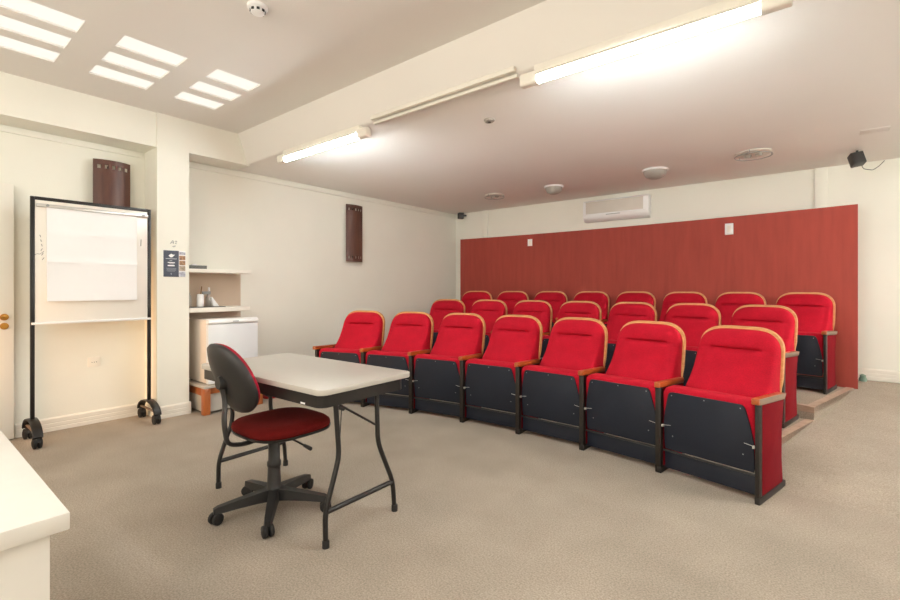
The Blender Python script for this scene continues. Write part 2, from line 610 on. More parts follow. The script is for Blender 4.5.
def build_standard(t, x, end=False):
    px0, px1 = (x, x + .022) if (end or x < 0) else (x - .013, x + .022)
    bm = BM(); box(bm, px0, px1, 0, .042, 0.0, .552, .002)
    obj('post', bm, 'metal', t)
    bm = BM(); box(bm, x - .001, x + .026, -.004, .405, 0.0, .040, .004)
    obj('foot', bm, 'metal', t)
    bm = BM()
    prism(bm, [(.042, .040), (.362, .040), (.345, .20), (.350, .36), (.378, .50), (.384, .530), (.042, .548)], x + .0015, x + .0235, axis='x', bevel=.002)
    obj('side_panel', bm, 'velvet2', t)
    bm = BM()
    prism(bm, [(.0, .545), (.372, .545), (.392, .562), (.392, .572), (.0, .572)], x - .004, x + .026, axis='x', bevel=.002)
    bmesh.ops.transform(bm, matrix=TILT, verts=bm.verts[:])
    obj('arm_support', bm, 'metal', t)
    bm = BM()
    box(bm, x - .008, x + .030, -.030, .375, .551, .585, .005, 3, M4=TILT)
    a = obj('armrest', bm, 'armwood', t, label='varnished orange wooden armrest')
    if end:
        bm = BM()
        prism(bm, [(-.018, .550), (.372, .550), (.392, .572), (.392, .584), (-.018, .584)], x + .0265, x + .0325, axis='x', bevel=.002)
        bmesh.ops.transform(bm, matrix=TILT, verts=bm.verts[:])
        obj('arm_side_cap', bm, 'taupe', a, label='taupe strip on the outer side of the armrest')


def shear(bm):
    """the tipped-up seat leans a little forward at its top"""
    for v in bm.verts:
        v.co.y -= .034 * (v.co.z - .16) / .37


def build_chair(label, left_end=False, right_end=False):
    t = thing('auditorium_chair', label, 'chair')
    build_standard(t, 0.0, right_end)
    if left_end:
        build_standard(t, -PITCH)
    # tipped-up seat: underside board faces the front
    bm = BM()
    hb = 0.2545
    out = [(-hb + .004, .158), (hb - .004, .158), (hb, .18), (hb, .33), (hb - .012, .41), (hb - .034, .505), (hb - .040, .520), (hb - .050, .530),
           (hb - .066, .533), (-hb + .066, .533), (-hb + .050, .530), (-hb + .040, .520), (-hb + .034, .505), (-hb + .012, .41), (-hb, .33), (-hb, .18)]
    prism(bm, [(XC + a, b) for a, b in out], .034, .047, axis='y', bevel=.003)
    shear(bm)
    b = obj('seat_board', bm, 'board', t, label='charcoal underside board of the tipped-up seat')
    bm = BM()
    for k, (a, z) in enumerate(((-.195, .512), (.0, .518), (.195, .512), (-.20, .25), (.20, .25))):
        bm = BM()
        lathe(bm, [(0, .0326), (.0035, .033), (.004, .0345)], (XC + a, 0, z), 8, 'y')
        shear(bm)
        obj('screw', bm, 'grey', b)
    # cushion behind the board
    bm = BM()
    rings = []
    hc = 0.2625
    for s in range(13):
        z = .19 + (.556 - .19) * (1 - (1 - s / 12) ** 1.6)
        q = max(0.0, (z - .50) / .056)
        w = hc - .025 * (1 - math.sqrt(max(0.0, 1 - q * q)))
        y0 = .047 + .035 * (1 - math.sqrt(max(0.0, 1 - q * q)))
        y1 = .205 - .03 * (1 - math.sqrt(max(0.0, 1 - q * q)))
        ring = [(XC + px, py, z) for px, py in rrect(-w, w, y0, y1, .022, 4)]
        rings.append(ring)
    loft(bm, rings)
    shear(bm)
    obj('seat_cushion', bm, 'velvet', t)
    bm = BM(); box(bm, XC - .262, XC + .262, .05, .062, .030, .135, .002)
    obj('kick_panel', bm, 'board', t)
    bm = BM(); tube(bm, [(XC - .266, .040, .145), (XC + .266, .040, .145)], .0065, 10)
    obj('crossbar', bm, 'plastic', t)
    for sx in (-1, 1):
        bm = BM()
        x = XC + sx * .258
        box(bm, x - .006, x + .006, .006, .024, .30, .316, .002)
        tube(bm, [(x - sx * .002, .014, .312), (x - sx * .05, .017, .318)], .0016, 6)
        obj('seat_hinge', bm, 'steel', t, label='small bright metal seat hinge')
    # chair back
    bm = BM()

    def front(u, z, s):
        e = abs(u)
        prof = [(.44, .185), (.50, .195), (.55, .222), (.60, .268), (.66, .318), (.74, .366), (.82, .404), (.93, .440)]
        yf = prof[-1][1]
        for (za, ya), (zb, yb) in zip(prof, prof[1:]):
            if z <= zb:
                yf = ya + (yb - ya) * (z - za) / (zb - za)
                break
        th = lean(z) - .018 - yf
        th -= 0.030 * (1 - math.sqrt(max(0.0, 1 - e ** 4)))
        zg = 0.795
        gw = 1.0 if e < .58 else max(0.0, 1 - (e - .58) / .12)
        th -= 0.028 * gw * math.exp(-((z - zg) / .0085) ** 2)
        th += 0.016 * math.exp(-((z - .845) / .045) ** 2) * (1 - e ** 2)
        th += 0.008 * math.exp(-((z - .745) / .04) ** 2) * (1 - e ** 2)
        side = 0.012 * math.exp(-((e - .80) / .05) ** 2) if z < .80 else 0.0
        th -= side
        q = max(0.0, (z - .872) / .05)
        th -= 0.062 * (1 - math.sqrt(max(0.0, 1 - min(1, q) ** 2)))
        return lean(z) - .018 - th

    rings = back_rings(front, .455, .922, half_w, None, None, lambda u, z, s: lean(z) - .018, .135, 24, 44)
    loft(bm, [[(BX + a, b, c) for a, b, c in r] for r in rings])
    obj('back_cushion', bm, 'velvet', t, smooth=70)
    bm = BM()
    rings = back_rings(lambda u, z, s: lean(z) - .020, .40, .938, lambda z: .247 - .008 * max(0.0, min(1.0, (.62 - z) / .05)), None, None, lambda u, z, s: lean(z) + .008 + .008 * (1 - u * u), .145, 16, 30)
    loft(bm, [[(BX + a, b, c) for a, b, c in r] for r in rings])
    obj('back_shell', bm, 'shellwood', t, smooth=50, label='blond plywood back shell')
    return t


ORD = ['first', 'second', 'third', 'fourth', 'fifth', 'sixth', 'seventh', 'eighth']
ROWN = ['front', 'middle', 'back']
NSEAT = (7, 7, 8)
TH0 = (0.280, 0.233, 0.234)
protos = {}
for r in range(3):
    for i in range(NSEAT[r]):
        last = i == NSEAT[r] - 1
        if i == 0:
            lab = 'red velvet tip-up chair at the aisle end of the %s row' % ROWN[r]
        elif last:
            lab = 'red velvet tip-up chair at the left wall end of the %s row' % ROWN[r]
        else:
            lab = 'red velvet tip-up chair, %s from the aisle end of the %s row' % (ORD[i], ROWN[r])
        th = TH0[r] - i * 0.5550 / R_ROW[r]
        loc = (CX0 + R_ROW[r] * math.sin(th), CY0 + R_ROW[r] * math.cos(th), Z_ROW[r])
        face = -(th - 0.5 * 0.5550 / R_ROW[r])          # along the chord between two standards
        kind = 'left' if last else ('right' if i == 0 else 'mid')
        if kind in protos:
            o = dup(protos[kind], loc, face, lab)
        else:
            o = protos[kind] = build_chair(lab, last, i == 0)
            o.location = loc
            o.rotation_euler = (0, 0, face)
        o['group'] = '%s row of red auditorium chairs' % ROWN[r]

# ------------------------------------------------------------------ folding table
t = thing('folding_table', 'folding table with cream top and black steel legs beside the office chair', 'table', (-2.38, 1.552, 0), math.radians(1.0))
hx, hy = 0.612, 0.310
bm = BM(); prism(bm, rrect(-hx, hx, -hy, hy, .05, 6), .694, .722, axis='z', bevel=.004)
obj('tabletop', bm, 'laminate', t)
bm = BM()
o1 = rrect(-hx + .014, hx - .014, -hy + .012, hy - .055, .045, 6)
o2 = rrect(-hx + .032, hx - .032, -hy + .03, hy - .073, .03, 6)
A = [[bm.verts.new((x, y, z)) for x, y in o] for o, z in ((o1, .694), (o1, .634), (o2, .634), (o2, .694))]
for a, b in zip(A, A[1:]):
    for k in range(len(a)):
        bm.faces.new((a[k], a[(k + 1) % len(a)], b[(k + 1) % len(a)], b[k]))
ap = obj('apron', bm, 'black', t)
bm = BM(); box(bm, .44, .475, -.2995, -.297, .638, .646)
obj('label_strip', bm, 'white', ap)
for sx, xt, xf in ((1, .565, .612), (-1, -.45, -.412)):
    LY = -.06
    for sy in (-1, 1):
        def X(z):
            return xf + (xt - xf) * z / .69
        bm = BM()
        pts = [(X(.69), sy * .135 + LY, .69), (X(.385), sy * .125 + LY, .385), (X(.155), sy * .218 + LY, .155), (X(0.02), sy * .222 + LY, .02)]
        tube(bm, bend(pts, .05), .0125, 12)
        lg = obj('leg', bm, 'black', t)
        bm = BM()
        lathe(bm, [(.0165, 0.0), (.0165, .03), (.0145, .034)], (X(0.0), sy * .222 + LY, 0), 14)
        obj('rubber_foot', bm, 'rubber', lg)
    bm = BM()
    tube(bm, [(X(.155), -.218 + LY, .155), (X(.155), .218 + LY, .155)], .0125, 12)
    obj('leg_crossbar', bm, 'black', t)
    bm = BM()
    tube(bm, [(X(.60), -.11 + LY, .625), (X(.46), .128 + LY, .47)], .006, 8)
    tube(bm, [(X(.60), -.10 + LY, .60), (X(.45), -.120 + LY, .43)], .0025, 6)
    tube(bm, [(X(.63), -.14 + LY, .625), (X(.63), -.085 + LY, .60)], .010, 8)
    obj('leg_brace', bm, 'black', t)

# ------------------------------------------------------------------ office chair
t = thing('office_chair', 'swivel office chair with maroon seat and black shell back at the table', 'chair', (-2.28, 1.325, 0), 0)
bm = BM()
lathe(bm, [(0, .062), (.042, .062), (.046, .10), (.042, .115), (.036, .122), (.032, .235), (.036, .24), (.036, .262), (.030, .27), (.030, .40), (0, .40)], (0, 0, 0), 20)
obj('gas_column', bm, 'plastic', t)
for k in range(5):
    a = math.radians(180 + 72 * k)
    d = Vector((math.cos(a), math.sin(a), 0))
    s = Vector((-d.y, d.x, 0))
    bm = BM()
    rings = []
    for (rr, w, zt, zb) in ((.02, .030, .122, .062), (.09, .027, .115, .064), (.18, .024, .102, .062), (.272, .020, .088, .056), (.292, .014, .080, .056)):
        p = d * rr
        rings.append([p + s * w + Vector((0, 0, zb)), p - s * w + Vector((0, 0, zb)), p - s * w * .8 + Vector((0, 0, zt)), p + s * w * .8 + Vector((0, 0, zt))])
    loft(bm, rings)
    lg = obj('base_arm', bm, 'plastic', t, smooth=30)
    bm = BM()
    aw = math.radians(35 + 67 * k)
    e = Vector((math.cos(aw), math.sin(aw), 0))
    c = d * .280 + Vector((0, 0, .030))
    Mx = Matrix.Translation(c) @ Matrix.Rotation(aw, 4, 'Z')
    b2 = BM()
    for o_ in (-1, 1):
        lathe(b2, [(0, o_ * .006), (.027, o_ * .006), (.030, o_ * .012), (.028, o_ * .024), (.014, o_ * .028), (0, o_ * .028)], (0, 0, 0), 16, 'y')
    tube(b2, [(0, 0, 0.0), (0, 0, .046)], .008, 8)
    tube(b2, [(0, -.02, 0.0), (0, .02, 0.0)], .006, 8)
    bmesh.ops.transform(b2, matrix=Mx, verts=b2.verts[:])
    obj('caster', b2, 'rubber', lg)
    bm.free()
# seat
SY = 0.045


def sq_ring(hx, hy, z, n=40, p=3.2, cy=0.0, cx=0.0):
    ring = []
    for k in range(n):
        a = 2 * math.pi * k / n
        c, s_ = math.cos(a), math.sin(a)
        ring.append((cx + hx * math.copysign(abs(c) ** (2 / p), c), cy + hy * math.copysign(abs(s_) ** (2 / p), s_), z))
    return ring


SZ = .475
bm = BM()
loft(bm, [sq_ring(.20, .195, SZ - .045, cy=SY), sq_ring(.222, .217, SZ - .040, cy=SY), sq_ring(.230, .224, SZ - .022, cy=SY), sq_ring(.227, .221, SZ - .006, cy=SY),
          sq_ring(.212, .207, SZ + .006, cy=SY), sq_ring(.15, .15, SZ + .012, cy=SY), sq_ring(.05, .05, SZ + .013, cy=SY)])
obj('seat', bm, 'maroon', t, smooth=60)
bm = BM()
loft(bm, [sq_ring(.10, .10, SZ - .068, cy=SY), sq_ring(.19, .185, SZ - .06, cy=SY), sq_ring(.226, .221, SZ - .047, cy=SY), sq_ring(.232, .227, SZ - .034, cy=SY), sq_ring(.22, .215, SZ - .034, cy=SY)])
obj('seat_shell', bm, 'plastic', t, smooth=60)
bm = BM()
box(bm, -.06, .06, -.06, .12, SZ - .085, SZ - .058, .006)
tube(bm, bend([(.05, .03, SZ - .075), (.16, .03, SZ - .08), (.245, .03, SZ - .088)], .02), .005, 8)
tube(bm, [(.235, .03, SZ - .087), (.29, .03, SZ - .092)], [.008, .010], 8)
obj('tilt_lever', bm, 'plastic', t)
# backrest: faces +Y, leaning back
BKZ, BKY = .735, -.225
Mb = Matrix.Translation((-0.042, BKY, BKZ)) @ Matrix.Rotation(math.radians(20), 4, 'X')


def back_outline(sc, y, n=44):
    ring = []
    for k in range(n):
        a = 2 * math.pi * k / n
        c, s_ = math.cos(a), math.sin(a)
        x = .186 * sc * math.copysign(abs(c) ** .80, c)
        z = .192 * sc * math.copysign(abs(s_) ** .88, s_)
        x *= 1.0 - 0.12 * (z / .18)
        yy = y + 0.9 * x * x                      # wraps round the sitter
        ring.append(Mb @ Vector((x, yy, z)))
    return ring


bm = BM()
loft(bm, [back_outline(.3, -.033), back_outline(.75, -.030), back_outline(.96, -.018), back_outline(1.0, -.004), back_outline(.985, .006)])
obj('backrest_shell', bm, 'plastic', t, smooth=60)
bm = BM()
loft(bm, [back_outline(.965, .0), back_outline(.975, .012), back_outline(.94, .024), back_outline(.80, .032), back_outline(.4, .036)])
obj('backrest_cushion', bm, 'maroon2', t, smooth=60)
bm = BM()
p_up = Mb @ Vector((0, -.040, -.01))
tube(bm, bend([(0, .02, SZ - .072), (0, -.18, SZ - .078), (0, -.25, SZ - .06), (0, -.268, SZ + .06), tuple(Mb @ Vector((0, -.055, -.11))), tuple(p_up)], .06, 6), .02, 12, flat=(.021, .010))
lathe(bm, [(0, -.02), (.030, -.02), (.036, 0.0), (.034, .012), (0, .012)], tuple(Mb @ Vector((0, -.037, -.005))), 18, 'y')
obj('back_bracket', bm, 'plastic', t)

# ------------------------------------------------------------------ rolling whiteboard
t = thing('whiteboard', 'rolling whiteboard in a black frame on casters by the left wall', 'whiteboard', (-4.69, 1.12, 0))
yl, yr = -.392, .392
for y in (yl, yr):
    bm = BM(); box(bm, -.012, .012, y - .013, y + .013, .165, 1.893, .002)
    obj('post', bm, 'black', t)
bm = BM(); box(bm, -.012, .012, yl + .0135, yr - .0135, 1.868, 1.894, .002)
obj('top_rail', bm, 'black', t)
bm = BM(); box(bm, -.008, .008, yl + .014, yr - .014, .925, 1.868, .001)
bd = obj('writing_board', bm, 'whiteboard', t)
bm = BM()
for k in range(6):        # leftover marker scribbles
    z0 = 1.60 - k * .035
    tube(bm, [(.0085, -.35 + .005 * k, z0), (.0085, -.344 + .004 * (k % 3), z0 - .018)], .002, 5)
tube(bm, bend([(.0085, -.385, 1.44), (.0085, -.365, 1.455), (.0085, -.35, 1.45), (.0085, -.325, 1.475)], .01), .0015, 5)
tube(bm, [(.0085, .328, 1.62), (.0085, .326, 1.56)], .0025, 5)
obj('marker_scribbles', bm, 'darkgrey', bd)
bm = BM(); box(bm, .0, .026, yl - .008, yr + .010, .908, .926, .003)
obj('bottom_rail', bm, 'white', t)
bm = BM(); box(bm, .009, .027, yl + .02, yr - .012, 1.815, 1.842, .004)
cl = obj('paper_clamp', bm, 'silver', t, label='silver paper clamp bar')
for y in (yl + .085, yr - .05):
    bm = BM(); lathe(bm, [(0, .027), (.010, .027), (.010, .036), (0, .036)], (0, y, 1.829), 12, 'x')
    obj('clamp_knob', bm, 'grey', cl)
for y in (yl, yr):
    # arched foot bar with two casters
    n = 16
    arch = []
    for k in range(n + 1):
        a = math.radians(8 + 164 * k / n)
        arch.append((.215 * math.cos(a), .075 + .115 * math.sin(a)))
    inner = [(x * .955, z - .010) for x, z in reversed(arch)]
    bm = BM()
    prism(bm, arch + inner, y - .030, y + .030, axis='y', bevel=.002)
    ft = obj('foot', bm, 'black', t)
    bm = BM(); tube(bm, [(-.200, y, .104), (.200, y, .104)], .01, 8, flat=(.012, .008))
    obj('foot_tie', bm, 'taupe', ft)
    for sx in (-1, 1):
        b2 = BM()
        x = sx * .175
        for o_ in (-1, 1):
            lathe(b2, [(0, o_ * .004), (.036, o_ * .004), (.042, o_ * .010), (.040, o_ * .024), (.018, o_ * .031), (0, o_ * .031)], (x, y, .042), 20, 'y')
        hood = [(x + .046 * math.cos(math.radians(q)), .045 + .046 * math.sin(math.radians(q))) for q in range(10, 171, 20)]
        prism(b2, hood, y - .012, y + .012, axis='y')
        tube(b2, [(x, y, .08), (x, y, .106)], .010, 8)
        obj('caster', b2, 'rubber', ft)

# flip-chart paper under the clamp, with fold creases
bm = BM()
zs = [1.824, 1.815, 1.72, 1.640, 1.618, 1.596, 1.45, 1.415, 1.393, 1.371, 1.20, 1.087]
xo = [.022, .016, .022, .027, .031, .027, .028, .032, .038, .032, .034, .040]
ysn = [-.311 + .601 * k / 8 for k in range(9)]
fr = [[bm.verts.new((xo[i] + .003 * math.sin(k * .9 + i), y, z)) for k, y in enumerate(ysn)] for i, z in enumerate(zs)]
bk = [[bm.verts.new((.0105, y, z)) for y in ysn] for z in zs]
for i in range(len(zs) - 1):
    for k in range(8):
        bm.faces.new((fr[i][k], fr[i + 1][k], fr[i + 1][k + 1], fr[i][k + 1]))
        bm.faces.new((bk[i][k], bk[i][k + 1], bk[i + 1][k + 1], bk[i + 1][k]))
    bm.faces.new((fr[i][0], bk[i][0], bk[i + 1][0], fr[i + 1][0]))
    bm.faces.new((fr[i][8], fr[i + 1][8], bk[i + 1][8], bk[i][8]))
for k in range(8):
    bm.faces.new((fr[0][k], fr[0][k + 1], bk[0][k + 1], bk[0][k]))
    bm.faces.new((fr[-1][k], bk[-1][k], bk[-1][k + 1], fr[-1][k + 1]))
o = obj('flip_chart_pad', bm, 'paper', smooth=25)
o.location = (-4.69, 1.12, 0)
tag(o, 'white flip chart pad with fold creases clamped on the whiteboard', 'paper')


# ------------------------------------------------------------------ curved wooden wall lamps
def sconce(loc, width, z0, z1, depth, label):
    t = thing('wall_lamp', label, 'lamp', loc, 0, 'curved wooden wall lamps')
    bm = BM()
    ncol = 22
    zc = [z0, z0 + .045, z0 + .078, z1 - .078, z1 - .045, z1]

    def P(u, z, off):
        y = -width / 2 + width * u
        a = (u - .5) * 2
        return (depth * .62 + depth * .38 * (1 - a * a), y, z)
    grid = {}
    holes = {2, 3, 6, 7, 10, 11, 14, 15, 18, 19}
    for lay, off in ((0, 0.0), (1, -.012)):
        for i, z in enumerate(zc):
            for k in range(ncol + 1):
                p = P(k / ncol, z, 0)
                grid[lay, i, k] = bm.verts.new((p[0] + off, p[1], p[2]))
    for i in range(5):
        for k in range(ncol):
            if i in (1, 3) and k in holes:
                continue
            bm.faces.new((grid[0, i, k], grid[0, i, k + 1], grid[0, i + 1, k + 1], grid[0, i + 1, k]))
            bm.faces.new((grid[1, i, k], grid[1, i + 1, k], grid[1, i + 1, k + 1], grid[1, i, k + 1]))
    for k in range(ncol):
        for i in (0, 5):
            bm.faces.new((grid[0, i, k], grid[0, i, k + 1], grid[1, i, k + 1], grid[1, i, k]))
    for i in range(5):
        for k in (0, ncol):
            bm.faces.new((grid[0, i, k], grid[0, i + 1, k], grid[1, i + 1, k], grid[1, i, k]))
    # hole walls
    for i in (1, 3):
        for k in range(ncol):
            if k in holes:
                for (a, b) in (((i, k), (i, k + 1)), ((i + 1, k), (i + 1, k + 1))):
                    bm.faces.new((grid[0, a[0], a[1]], grid[0, b[0], b[1]], grid[1, b[0], b[1]], grid[1, a[0], a[1]]))
                if k - 1 not in holes:
                    bm.faces.new((grid[0, i, k], grid[0, i + 1, k], grid[1, i + 1, k], grid[1, i, k]))
                if k + 1 not in holes:
                    bm.faces.new((grid[0, i, k + 1], grid[0, i + 1, k + 1], grid[1, i + 1, k + 1], grid[1, i, k + 1]))
    obj('wooden_shade', bm, 'brownwood', t, smooth=30)
    bm = BM()
    box(bm, 0.001, .02, -width * .36, width * .36, z0 + .02, z1 - .02, .002)
    obj('backplate', bm, 'trim', t)
    bm = BM()
    zm = (z0 + z1) / 2
    box(bm, .02, depth * .8, -.02, .02, zm - .09, zm + .09, .004)
    lathe(bm, [(.012, z1 - .14), (.02, z1 - .10), (.02, z1 - .045), (0, z1 - .035)], (depth * .42, -.012, 0), 12)
    lathe(bm, [(0, z0 + .035), (.02, z0 + .045), (.02, z0 + .10), (.012, z0 + .14)], (depth * .42, -.012, 0), 12)
    obj('lamp_holder', bm, 'blackhole', t)
    return t


sconce((WX, 1.295, 0), .275, 1.545, 2.315, .115, 'curved brown wooden wall lamp behind the whiteboard top')
sconce((WX, 4.045, 0), .275, 1.545, 2.315, .085, 'curved brown wooden wall lamp on the wall beside the seats')

# ------------------------------------------------------------------ small things on the left wall and pillar
t = thing('wall_socket', 'small white socket plate on the wall under the whiteboard', 'socket', (WX, 1.18, .54))
bm = BM(); box(bm, 0, .008, -.045, .045, -.042, .042, .004)
obj('plate', bm, 'trim', t)
bm = BM()
for y in (-.016, 0.0, .016):
    lathe(bm, [(0, .0082), (.0035, .0082), (.0035, .0095), (0, .0095)], (0, y, -.002), 8, 'x')
obj('socket_holes', bm, 'darkgrey', t)

t = thing('information_sign', 'small navy sign with white print and a photo strip on the pillar', 'sign', (-4.668, 1.712, 1.415))
bm = BM(); box(bm, 0, .005, -.094, .094, -.122, .122, .001)
pl = obj('panel', bm, 'white', t)
bm = BM(); box(bm, .005, .0065, -.093, .036, -.121, .121)
obj('navy_field', bm, 'navy', pl)
bm = BM()    # fan-shaped emblem
prism(bm, [(-.048, .070), (-.042, .083), (-.028, .091), (-.012, .083), (.004, .083), (-.026, .060)], .0065, .0075, axis='x')
fan = [(-.029 + .022 * math.cos(math.radians(a)), .066 + .021 * math.sin(math.radians(a))) for a in range(15, 166, 15)]
prism(bm, fan + [(-.036, .058), (-.022, .058)], .0065, .0078, axis='x')
obj('emblem', bm, 'white', pl)
bm = BM()
for (ya, yb, z, h) in ((-.074, .018, .045, .003), (-.042, -.02, .028, .003), (-.058, .002, .010, .008), (-.044, -.004, -.002, .003), (-.058, 0.0, -.018, .011)):
    box(bm, .0065, .0075, ya, yb, z - h / 2, z + h / 2)
obj('white_lines', bm, 'white', pl)
bm = BM()
for (ya, yb, z, h) in ((-.07, .012, -.043, .003), (-.066, .012, -.052, .003), (-.068, .01, -.061, .003), (-.06, .004, -.07, .003), (-.032, -.026, -.095, .018), (-.035, -.023, -.090, .004)):
    box(bm, .0065, .0075, ya, yb, z - h / 2, z + h / 2)
obj('grey_lines', bm, 'greyprint', pl)
for i, (m_, z0, z1) in enumerate((('photo_c', .086, .113), ('photo_b', .036, .076), ('photo_b', -.012, .03), ('photo_a', -.066, -.018), ('photo_c', -.118, -.072))):
    bm = BM(); box(bm, .005, .0065, .040, .092, z0, z1)
    obj('photo', bm, m_, pl)

bm = BM()    # small grey strokes above the sign
for pts in ([(-.022, -.006), (-.002, .026)], [(-.010, .004), (.004, .004)], [(.002, .022), (.006, -.004)], [(.016, .014), (.026, .024), (.034, .018), (.018, -.002), (.032, -.002)], [(-.004, -.030), (.022, -.022)], [(.0, -.036), (.020, -.030)]):
    tube(bm, [(0.0012, p[0], p[1]) for p in pts], .0028, 6)
o = obj('wall_marking', bm, 'grey')
o.location = (-4.668, 1.70, 1.605)
tag(o, 'small grey lettering strokes on the pillar just above the navy sign', 'lettering')

# ------------------------------------------------------------------ shelf nook
t = thing('wall_shelf', 'white two-tier wall shelf with beige back panel above the fridge', 'shelf', (WX, 1.842, 0))
bm = BM(); box(bm, .001, .014, .0, .645, .80, 1.345)
obj('back_panel', bm, 'beige', t)
for z0, z1, y1 in ((1.340, 1.376, .622), (.952, .998, .605)):
    bm = BM(); box(bm, .0145, .300, .002, y1, z0, z1, .003)
    obj('shelf', bm, 'trim', t)

bm = BM()
box(bm, -.05, .05, -.095, .095, 0, .036, .004)
t = thing('router_box', 'flat dark grey box on the upper shelf beside the pillar', 'box', (-4.80, 1.945, 1.3765))
obj('case', bm, 'darkgrey', t)
bm = BM(); box(bm, -.02, .02, -.03, .01, .036, .046, .003)
obj('top_button', bm, 'white', t)

bm = BM()
box(bm, -.07, .09, -.10, .21, 0, .006, .002)
o = obj('serving_tray', bm, 'darkgrey')
o.location = (-4.79, 1.99, .9985)
tag(o, 'thin dark tray on the lower shelf under the white cup', 'tray')
ZS = 1.0055
bm = BM()
lathe(bm, [(0, 0), (.029, 0), (.033, .02), (.033, .085), (.029, .118), (.022, .124), (0, .124)], (0, 0, 0), 20)
o = obj('thermos_jug', bm, 'white')
o.location = (-4.765, 1.982, ZS)
tag(o, 'small white jug on the tray of the lower shelf', 'jug')
bm = BM()
lathe(bm, [(0, 0), (.02, 0), (.02, .10), (.010, .12), (.010, .14), (0, .14)], (0, 0, 0), 18)
o = obj('clear_bottle', bm, 'frost')
o.location = (-4.80, 1.892, ZS)
tag(o, 'pale bottle on the lower shelf next to the pillar', 'bottle')
bm = BM()
prism(bm, [(-.002, 0), (.055, 0), (-.012, .092), (-.020, .088)], -.02, .02, axis='x', bevel=.002)
o = obj('folded_card', bm, 'white')
o.location = (-4.77, 2.105, ZS)
tag(o, 'white folded card leaning on the lower shelf', 'card')
t = thing('spray_bottle', 'grey spray bottle behind the folded card on the lower shelf', 'bottle', (-4.86, 2.10, ZS))
bm = BM(); lathe(bm, [(0, 0), (.03, 0), (.03, .08), (.012, .105), (.012, .12), (0, .12)], (0, 0, 0), 18)
obj('body', bm, 'frost', t)
bm = BM(); box(bm, -.012, .012, -.05, .02, .12, .150, .004); box(bm, -.01, .01, -.062, -.045, .118, .15, .003)
obj('spray_head', bm, 'grey', t)
bm = BM(); lathe(bm, [(.010, .15), (.010, .19), (0, .192)], (0, .005, 0), 12)
obj('cap', bm, 'white', t)
bm = BM()
tube(bm, [(0, 0, .003), (-.01, .03, .20)], .005, 8)
o = obj('stirring_stick', bm, 'stick')
o.location = (-4.885, 2.02, ZS)
tag(o, 'thin brown stick standing beside the grey spray bottle', 'stick')

t = thing('mini_fridge', 'small white refrigerator on the wooden stand beside the pillar', 'refrigerator', (-4.70, 2.165, .2725))
bm = BM(); box(bm, -.22, .175, -.228, .248, .010, .612, .006)
obj('body', bm, 'fridge_side', t)
bm = BM()
prism(bm, rrect(.182, .232, .008, .572, .010, 4), -.236, .252, axis='y', bevel=.004)
obj('door', bm, 'fridge_door', t)
bm = BM()
prism(bm, [(.180, .576), (.236, .576), (.244, .586), (.240, .608), (.222, .622), (.180, .622)], -.236, .252, axis='y', bevel=.004)
hd = obj('door_handle_strip', bm, 'white', t)
bm = BM(); box(bm, .2415, .2435, -.01, .05, .590, .598)
obj('badge', bm, 'greyprint', hd)
for sx in (-.2, .15):
    bm = BM()
    for y in (-.2, .22):
        lathe(bm, [(.015, 0), (.015, .012)], (sx, y, 0), 10)
    obj('feet', bm, 'rubber', t)

t = thing('fridge_stand', 'low orange-brown wooden stand with white panels under the fridge', 'stand', (-4.70, 2.165, 0))
bm = BM(); box(bm, -.25, .255, -.285, .305, .25, .272, .003)
obj('top', bm, 'laminate', t)
for x in (-.22, .215):
    for y in (-.25, .27):
        bm = BM(); box(bm, x - .03, x + .03, y - .03, y + .03, 0, .25, .003)
        obj('leg', bm, 'stand_wood', t)
bm = BM()
box(bm, .20, .225, -.22, .24, .19, .25, .002)
box(bm, -.23, -.205, -.22, .24, .19, .25, .002)
box(bm, -.19, .185, -.262, -.238, .17, .25, .002)
box(bm, -.19, .185, .258, .282, .17, .25, .002)
obj('rail', bm, 'stand_wood', t)
bm = BM()
box(bm, .19, .205, -.22, .24, .02, .19)
box(bm, -.19, .185, -.255, -.24, .02, .17)
box(bm, -.19, .185, .26, .275, .02, .17)
obj('panel', bm, 'laminate', t)

t = thing('red_tub', 'small red tub on the floor right of the fridge stand', 'tub', (-4.66, 2.66, 0))
bm = BM(); lathe(bm, [(0, 0.001), (.075, .001), (.09, .02), (.105, .125), (.110, .128), (.105, .132), (.098, .128), (.085, .02), (0, .014)], (0, 0, 0), 24)
obj('body', bm, 'redplastic', t)
bm = BM(); tube(bm, bend([(-.106, 0, .125), (-.08, 0, .19), (0, 0, .21), (.08, 0, .19), (.106, 0, .125)], .05), .004, 8)
obj('handle', bm, 'white', t)

# ------------------------------------------------------------------ white desk at the lower left
t = thing('desk', 'white desk corner with thick top at the lower left', 'desk', (-1.83, -0.16, 0))
bm = BM(); box(bm, -.58, .604, -.56, .410, .683, .72, .003)
obj('desktop', bm, 'deskwhite', t)
for x0, x1 in ((.558, .590), (-.55, -.518)):
    bm = BM(); box(bm, x0, x1, -.53, .380, 0, .683, .002)
    obj('side_panel', bm, 'deskwhite', t)
bm = BM(); box(bm, -.518, .558, .34, .36, .12, .683, .002)
obj('modesty_panel', bm, 'deskwhite', t)

